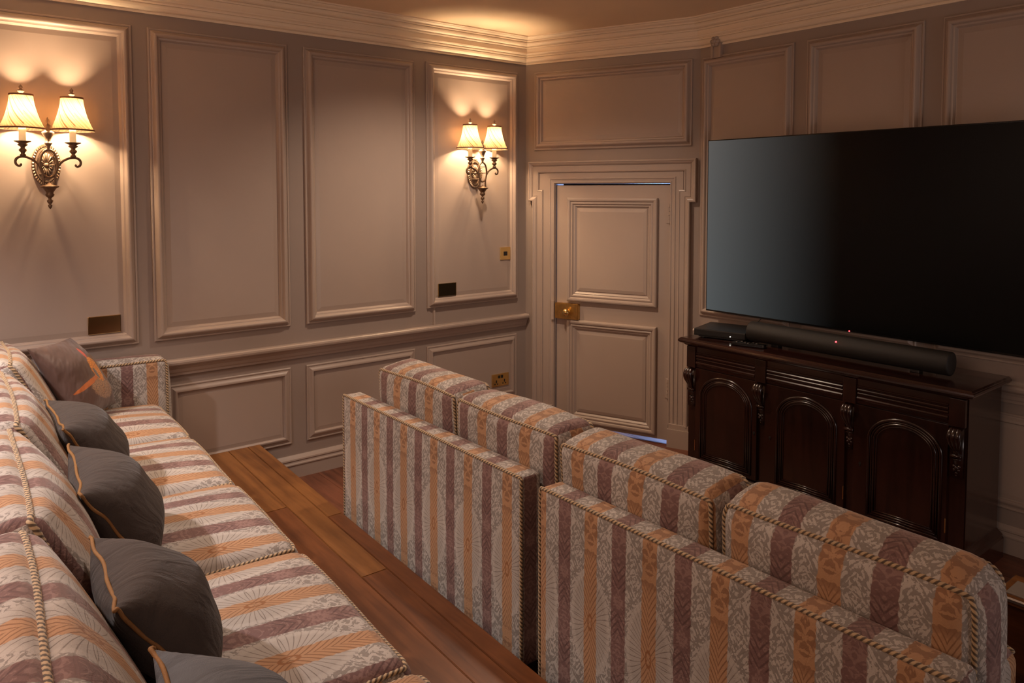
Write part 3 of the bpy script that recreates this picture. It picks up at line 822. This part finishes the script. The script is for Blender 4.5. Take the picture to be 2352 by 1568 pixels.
# ------------------------------------------------------------------ rear sofa on the platform
def rear_sofa():
    pz = .235; t = thing('sofa', 'long striped damask sofa on the raised platform, heaped with pillows', 'sofa', (XL + .03, .52, pz), ang)
    ox = t.location.x
    S = lambda c, h, **k: Soft((c[0] - ox, c[1] - .52, c[2] - pz), h, **k)
    xr = -.10
    a = S((-3.905, .565, .518), (.068, .375, .283), r=.035, n=(5, 16, 12), period=.214, phase=.05 - ox); a.build('arm', t)
    rope([a.path([(1, -.9, 1), (1, 1, 1), (1, 1, -1)]), a.path([(-1, -.9, 1), (-1, 1, 1), (-1, 1, -1)])], t)
    base = S(((-3.83 + xr) / 2, .50, .335), ((xr + 3.83) / 2, .36, .095), r=.02, n=(60, 10, 4), phase=-2.1 - ox); base.build('seat_base', t)
    js = [-3.835, -3.232, -2.617, -2.012, -1.352, -.72, -.10]
    for k, (c0, c1) in enumerate(zip(js, js[1:])):
        sc = S(((c0 + c1) / 2, .555, .513), ((c1 - c0) / 2 - .003, .345, .083), r=.045, bulge=(.004, .015, .042), n=(16, 16, 4), period=.236, phase=c0 + .06 - ox, v0=.06 + .02 * (k % 2), wob=.003, seed=30 + k)
        o = sc.build('seat_cushion', t)
        rope([sc.path([(-1, -.6, 1), (-1, 1, 1), (1, 1, 1), (1, -.6, 1)], push=.002)], o, .0052)
    bk = S(((-3.97 + xr) / 2, .02, .56), ((xr + 3.97) / 2, .06, .325), r=.025, n=(70, 4, 10), phase=-2.1 - ox); bk.build('sofa_back', t)
    cs = [(-3.815, -3.245, .275, .985), (-3.235, -2.445, .225, .975), (-2.435, -1.705, .18, .972), (-1.695, -.93, .135, .968), (-.92, -.12, .10, .965)]
    for k, (c0, c1, yr, zr) in enumerate(cs):
        # the upper front edge (cord) runs through y=yr, z=zr in the room; work back into the sofa's own frame
        mx = (c0 + c1) / 2
        Rz = Matrix.Rotation(-ang, 3, 'Z')
        loc = Rz @ Vector((mx - ox, yr - .52, 0))
        lean = math.radians(24); hz = .225; hy = .105
        # centre so that the front top edge lands on loc
        ey, ez = hy, 2 * hz
        fy = ey * math.cos(lean) - ez * math.sin(lean); fz = ey * math.sin(lean) + ez * math.cos(lean)
        cu = Soft((loc.x, loc.y - fy, (zr - pz) - fz + hz), ((c1 - c0) / 2, hy, hz), r=.04, bulge=(.006, .055, .03), n=(18, 8, 14), rx=lean, period=.236, phase=loc.x - .05 + .03 * k, v0=.12, wob=.006, seed=50 + k)
        o = cu.build('back_cushion', t)
        rope([cu.path([(-1, 1, -.9), (-1, 1, 1), (1, 1, 1), (1, 1, -.9)], push=.001)], o, .0066)
        rope([cu.path([(-1, -1, -.2), (-1, -1, 1), (1, -1, 1), (1, -1, -.2)], push=.001)], o, .0066)
    for fx in (-3.85, -2.6, -1.4, -.2):
        for fy in (.2, .8):
            bm = bmesh.new(); lathe(bm, [(.02, 0), (.024, .02), (.026, .02)], (fx - ox, fy - .52, 0), 10); link('foot', bm, M['mahogany'], t, True)
    return t
rear_sofa()

# ------------------------------------------------------------------ scatter pillows
def pillow(name, label, c, puff, mat, pipe, pinch=.10, back=None, seed=0, group=None, tag_label=None):
    """c: corners top-near(c0), top-far(c1), bottom-far(c2), bottom-near(c3) in the room; bulges to both sides"""
    C = [Vector(q) for q in c]; cen = sum(C, Vector()) / 4
    t = thing(name, label, 'pillow', (cen.x, cen.y, min(q.z for q in C)), 0, group)
    C = [q - t.location for q in C]
    nrm = (C[1] - C[0]).cross(C[3] - C[0]).normalized()
    if nrm.y < 0: nrm = -nrm
    rnd = random.Random(seed); ph = [rnd.uniform(0, 6.28) for _ in range(6)]
    n = 26; mid = sum(C, Vector()) / 4
    def P(u, v, sd):
        a, b = (u + 1) / 2, (v + 1) / 2          # a: c0->c1, b: bottom->top
        q = (C[3].lerp(C[2], a)).lerp(C[0].lerp(C[1], a), b)
        e = pinch * ((1 - u * u) * abs(v) ** 3 * 1.0)
        q = q + (mid - q) * (pinch * (1 - u * u) * v ** 4 + pinch * (1 - v * v) * u ** 4)
        th = max(0, (1 - u ** 2) * (1 - v ** 2)) ** .5
        wr = 1 + .05 * math.sin(5 * u + ph[0] + 2 * v) * (1 - th) + .04 * math.sin(7 * v + ph[1])
        return q + nrm * ((sd if sd > 0 else -.55) * puff * th * wr)
    bm = bmesh.new(); uvl = bm.loops.layers.uv.verify()
    T = [math.sin(PI / 2 * (-1 + 2 * i / n)) for i in range(n + 1)]
    V = {}
    for sd in (1, -1):
        for i in range(n + 1):
            for j in range(n + 1):
                if i in (0, n) or j in (0, n): V[(i, j, -1)] = V.get((i, j, 1)) or bm.verts.new(P(T[i], T[j], 0)); V[(i, j, 1)] = V[(i, j, -1)]
                else: V[(i, j, sd)] = bm.verts.new(P(T[i], T[j], sd))
    for sd in (1, -1):
        for i in range(n):
            for j in range(n):
                f = bm.faces.new([V[(i, j, sd)], V[(i + 1, j, sd)], V[(i + 1, j + 1, sd)], V[(i, j + 1, sd)]])
                for lp, (x, y_) in zip(f.loops, ((i, j), (i + 1, j), (i + 1, j + 1), (i, j + 1))): lp[uvl].uv = ((T[x] + 1) / 2, (T[y_] + 1) / 2 if sd > 0 else -3)
    body = link('pillow_body', bm, mat, t, True)
    if pipe:
        bm = bmesh.new(); ed = []
        for i in range(n): ed.append(P(T[i], 1, 0))
        for j in range(n): ed.append(P(1, T[n - j], 0))
        for i in range(n): ed.append(P(T[n - i], -1, 0))
        for j in range(n): ed.append(P(-1, T[j], 0))
        ed = [p + Vector((0.0022 * math.sin(i * .9 + ph[2]), .0025 * math.sin(i * .7 + ph[3]), .0022 * math.sin(i * 1.1 + ph[4]))) for i, p in enumerate(ed)]
        tube(bm, smooth_path(ed + ed[:1], 1)[:-1], .0038, 8, True); link('piping', bm, pipe, t, True)
    return t
pillow('scatter_pillow', 'brown satin pillow printed with an orange bird, against the sofa arm', [(-3.46, .33, .985), (-3.80, .525, .955), (-3.80, .70, .630), (-3.46, .50, .635)], .08, M['bird'], None, .05, seed=1)
GP = [((-2.86, .335, .88), (-2.60, .335, .88)), ((-2.45, .325, .875), (-2.02, .290, .875)), ((-1.76, .268, .875), (-1.42, .252, .875)), ((-1.27, .275, .870), (-.88, .262, .870))]
labs = ['grey velvet pillow with gold piping just in front of the brown bird pillow', 'grey velvet pillow with gold piping, second along from the bird pillow', 'largest charcoal pillow with gold piping, nearest the bottom edge but one', 'grey velvet pillow with gold piping cut off by the bottom edge of the photo']
for k, (c0, c1) in enumerate(GP):
    a, b = Vector(c0), Vector(c1)
    dx = (b - a).normalized()
    size = .42; mid_ = (a + b) / 2
    if k == 0: a = b - dx * size
    d = Vector((0, .165, -.250))
    pillow('scatter_pillow', labs[k], [a, b, b + d, a + d], .118, M['grey_velvet'] if k < 3 else M['lit_grey_velvet'], M['piping_gold'], .10, seed=5 + k, group='piped velvet pillows')

# ------------------------------------------------------------------ sideboard
sb = thing('sideboard', 'dark mahogany sideboard with three arched doors under the television', 'sideboard', (-1.9, 3.5, 0))
SX, SY = -1.9, 3.5
def sl(name, bm, mat, par=sb, smooth=False):
    for v in bm.verts: v.co -= Vector((SX, SY, 0))
    return link(name, bm, mat, par, smooth)
bx0, bx1, fy, by = -2.600, -1.200, 3.325, 3.690
bm = bmesh.new()
box(bm, bx0, bx1, fy, by, .09, .765)
sl('carcass', bm, M['mahogany'])
# plinth with moulded top
bm = bmesh.new()
def ringbox(bm, prof, x0, x1, y0, y1):
    rings(bm, [[(x0 - o, y0 - o, z), (x1 + o, y0 - o, z), (x1 + o, y1, z), (x0 - o, y1, z)] for o, z in prof], True, True, True)
ringbox(bm, [(.028, 0), (.028, .086), (.022, .094), (.024, .100), (.016, .108), (.006, .116), (0, .122)], bx0, bx1, fy - .005, by)
sl('plinth', bm, M['mahogany_x'])
bm = bmesh.new()
ringbox(bm, [(.002, .756), (.010, .760), (.018, .768), (.030, .772), (.036, .777), (.040, .784), (.038, .791), (.034, .794), (.034, .796), (.026, .801)], bx0, bx1, fy - .012, by)
sl('top', bm, M['mahogany_x'])
# frieze with reeded drawer fronts
sti = [(-2.600, -2.545), (-2.172, -2.112), (-1.712, -1.652), (-1.262, -1.200)]
for a, b in sti:
    bm = bmesh.new(); box(bm, a, b, fy - .022, fy + .004, .640, .756, bev=.002); sl('frieze_block', bm, M['mahogany'])
for (a0, a1), (b0, b1) in zip(sti, sti[1:]):
    bm = bmesh.new()
    box(bm, a1, b0, fy - .012, fy + .004, .645, .756)
    for z, r in ((.668, .010), (.690, .006), (.706, .008), (.722, .005)):
        tube(bm, [(a1 + .004, fy - .012, z), (b0 - .004, fy - .012, z)], r, 10)
    sl('drawer', bm, M['mahogany_x'])
# doors with arched mouldings
def arch_path(x0, x1, z0, z1, n=22):
    cx, r = (x0 + x1) / 2, (x1 - x0) / 2; pts = [(x0, z0)]
    for i in range(n + 1):
        a = PI - PI * i / n; pts.append((cx + r * math.cos(a), z1 - r * .74 + r * .74 * math.sin(a)))
    pts.append((x1, z0)); return pts
doors = [(-2.545, -2.160, -2.508, -2.196, 'r'), (-2.118, -1.700, -2.046, -1.745, 'l'), (-1.662, -1.262, -1.590, -1.288, 'l')]
for d0, d1, p0, p1, key in doors:
    bm = bmesh.new(); box(bm, d0 + .002, d1 - .002, fy - .016, fy + .002, .128, .640, bev=.0015)
    dr = sl('door', bm, M['mahogany'])
    bm = bmesh.new()
    for ins, r in ((0, .0075), (.013, .0048), (.023, .0060), (.033, .0040)):
        ap = [(x, fy - .017, z) for x, z in arch_path(p0 + ins, p1 - ins, .150 + ins, .612 - ins * .9)]
        tube(bm, ap, r, 8)
        tube(bm, [(p0 + ins, fy - .017, .150 + ins), (p1 - ins, fy - .017, .150 + ins)], r, 8)
    sl('arched_moulding', bm, M['mahogany'], dr, True)
    kx = (p1 + d1) / 2 + .002 if key == 'r' else (p0 + d0) / 2 - .002
    bm = bmesh.new(); bmesh.ops.create_cone(bm, cap_ends=True, segments=12, radius1=.006, radius2=.006, depth=.003, matrix=Matrix.Translation((kx, fy - .017, .375)) @ Matrix.Rotation(PI / 2, 4, 'X'))
    box(bm, kx - .0018, kx + .0018, fy - .019, fy - .016, .362, .374)
    sl('keyhole', bm, M['socket_black'], dr)
    hx = d0 + .003 if key == 'r' else d1 - .003
    bm = bmesh.new(); tube(bm, [(hx, fy - .017, .185), (hx, fy - .017, .245)], .0022, 8); sl('hinge', bm, M['brass'], dr)
# carved scroll corbels
def corbel(cx):
    bm = bmesh.new(); y = fy - .004
    # acanthus scroll: fat at the top, sweeping in to a waist
    for off, r0 in ((-.014, .012), (0, .014), (.014, .012)):
        pts = [(cx + off, y - .030, .632), (cx + off * 1.15, y - .046, .612), (cx + off * 1.1, y - .044, .585), (cx + off * .8, y - .030, .560), (cx + off * .5, y - .018, .540), (cx + off * .45, y - .012, .525)]
        sp = smooth_path(pts, 2); k = len(sp)
        tube(bm, sp, [r0 * (.75 + .35 * math.sin(PI * min(1, i / k * 1.4))) * (1 - .45 * i / k) for i in range(k)], 10)
    for k in range(4):      # leaf veins
        z = .585 - .013 * k
        tube(bm, [(cx - .004, y - .046 + .006 * k, z + .004), (cx + .016 - .002 * k, y - .036 + .005 * k, z - .012)], .0028, 6)
    tube(bm, [(cx - .020, y - .014, .518), (cx + .020, y - .014, .518)], .0085, 10)
    tube(bm, [(cx - .016, y - .010, .503), (cx + .016, y - .010, .503)], .005, 8)
    for (dx, z, r) in ((0, .468, .010), (-.010, .474, .007), (.010, .474, .007), (-.008, .459, .007), (.008, .459, .007), (0, .446, .006), (0, .436, .004)):
        bmesh.ops.create_icosphere(bm, subdivisions=2, radius=r, matrix=Matrix.Translation((cx + dx, y - .005, z)))
    box(bm, cx - .024, cx + .024, fy - .012, fy + .002, .425, .645)
    sl('carved_corbel', bm, M['mahogany'], sb, True)
for a, b in sti: corbel((a + b) / 2)
for x in (bx0, bx1):
    bm = bmesh.new(); box(bm, x - .004, x + .004, fy + .006, fy + .014, .122, .756); sl('side_bead', bm, M['mahogany'])

# ------------------------------------------------------------------ television and what stands on the sideboard
TX0, TX1, TZ0, TZ1, TY = -2.742, -.985, .897, 1.900, 3.655
tv = thing('television', 'very large black flat television on the panelled wall', 'television', ((TX0 + TX1) / 2, TY, TZ0))
def rel(bm, t):
    for v in bm.verts: v.co -= t.location
bm = bmesh.new(); box(bm, TX0, TX1, TY, TY + .028, TZ0, TZ1, bev=.003); rel(bm, tv); link('housing', bm, M['gloss_black'], tv)
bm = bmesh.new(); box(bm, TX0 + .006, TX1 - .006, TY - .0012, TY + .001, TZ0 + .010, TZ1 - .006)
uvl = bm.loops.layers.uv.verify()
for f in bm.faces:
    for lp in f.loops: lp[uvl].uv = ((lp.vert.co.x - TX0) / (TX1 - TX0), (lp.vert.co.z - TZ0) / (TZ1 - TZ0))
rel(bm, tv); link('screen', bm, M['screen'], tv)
bm = bmesh.new(); box(bm, -2.24, -1.52, TY + .028, YT - .0335, 1.2, 1.6); rel(bm, tv); link('wall_bracket', bm, M['black_plastic'], tv)
bm = bmesh.new(); bmesh.ops.create_icosphere(bm, subdivisions=2, radius=.0035, matrix=Matrix.Translation((-1.868, TY - .001, TZ0 + .004))); rel(bm, tv); link('standby_light', bm, M['led_red'], tv)
zt = .801
sbar = thing('soundbar', 'long round black soundbar lying on the sideboard under the television', 'soundbar', (-1.81, 3.455, zt))
bm = bmesh.new(); n = 28; rs = []
zc_ = zt + .062; R_ = .052
for x, r in ((-2.300, .044), (-2.298, .050), (-2.294, R_), (-1.318, R_), (-1.314, .050), (-1.312, .044)):
    rs.append([(x, 3.455 + r * math.cos(2 * PI * k / n), zc_ + r * math.sin(2 * PI * k / n)) for k in range(n)])
rings(bm, rs, True, True, True); rel(bm, sbar); link('speaker_body', bm, M['fabric_black'], sbar, True)
for x in (-2.15, -1.46):
    bm = bmesh.new(); box(bm, x - .02, x + .02, 3.44, 3.48, zt, zt + .014, bev=.002); rel(bm, sbar); link('stand_foot', bm, M['black_plastic'], sbar)
bm = bmesh.new(); bmesh.ops.create_icosphere(bm, subdivisions=2, radius=.0042, matrix=Matrix.Translation((-1.806, 3.455 - .046, zc_ + .024))); rel(bm, sbar); link('indicator_light', bm, M['led_red'], sbar)
# set-top box, turned a little
box_t = thing('media_player', 'flat black media player on the left end of the sideboard', 'media player', (-2.475, 3.505, zt), math.radians(16))
bm = bmesh.new(); box(bm, -.150, .135, -.13, .12, .012, .050, bev=.006); box(bm, -.13, .115, -.11, .10, .004, .013); link('player_body', bm, M['black_plastic'], box_t)
for sx in (-.11, .095):
    for sy in (-.09, .08):
        bm = bmesh.new(); lathe(bm, [(.012, 0), (.012, .006)], (sx, sy, 0), 12); link('rubber_foot', bm, M['black_plastic'], box_t)
bm = bmesh.new(); bmesh.ops.create_icosphere(bm, subdivisions=2, radius=.003, matrix=Matrix.Translation((.055, -.1305, .024))); link('indicator_light', bm, M['led_white'], box_t)
bm = bmesh.new(); lathe(bm, [(.008, 0), (.009, .012), (.005, .016)], (0, 0, 0), 12)
for v in bm.verts: v.co = Vector((-.150 - v.co.z, -.10 + v.co.x, .034 + v.co.y))
link('side_plug', bm, M['white_plastic'], box_t, True)
bm = bmesh.new()
tube(bm, smooth_path([(-2.365, 3.66, TZ0 + .01), (-2.39, 3.645, .87), (-2.40, 3.64, .860), (-2.40, 3.625, .8545)], 2), .0028, 8)
tag(link('cable', bm, M['black_plastic']), 'thin black cable dropping from the television to the media player', 'cable')
bm = bmesh.new()
tube(bm, smooth_path([(-2.385, 3.625, .8545), (-2.345, 3.615, .872), (-2.31, 3.60, .876), (-2.285, 3.58, .862), (-2.275, 3.565, .835), (-2.268, 3.56, .806)], 2), .003, 8)
tag(link('cable', bm, M['black_plastic']), 'black cable looping from the media player behind the soundbar', 'cable')
rc = thing('remote_control', 'black remote control lying beside the media player', 'remote control', (-2.245, 3.355, zt), math.radians(14))
bm = bmesh.new(); box(bm, -.085, .085, -.022, .022, .0005, .018, bev=.005); link('remote_body', bm, M['gloss_black'], rc)
for r_ in range(6):
    for c_ in range(3):
        bm = bmesh.new(); lathe(bm, [(.0045, .017), (.0045, .0195), (.003, .0205)], (-.06 + .02 * r_, -.012 + .012 * c_, 0), 8); link('button', bm, M['steel'] if (r_ + c_) % 3 == 0 else M['black_plastic'], rc)

# ------------------------------------------------------------------ low table in front of the sofas (its corner shows at the right edge)
ct = thing('coffee_table', 'low brown table with a metal-edged top, cut off by the right edge', 'table', (-.32, 2.62, 0))
bm = bmesh.new(); box(bm, -.48, .48, -.15, .01, .392, .418, bev=.003); link('table_top', bm, M['plank'][0], ct)
bm = bmesh.new(); box(bm, -.46, .46, -.135, -.035, .418, .421); link('top_inlay', bm, simple('grey_leather', (.25, .21, .18), .5, bump=.2, bscale=200), ct)
bm = bmesh.new(); ringbox(bm, [(0, .402), (.004, .404), (.004, .412), (0, .416)], -.48, .48, -.15, .01); link('metal_edge', bm, M['steel'], ct)
bm = bmesh.new(); box(bm, -.465, .465, -.135, -.002, .06, .394, bev=.004); link('cabinet_body', bm, M['plank'][2], ct)
for sx in (-.42, .42):
    for sy in (-.105, -.03):
        bm = bmesh.new(); lathe(bm, [(.018, 0), (.022, .065)], (sx, sy, 0), 12); link('leg', bm, M['mahogany'], ct, True)
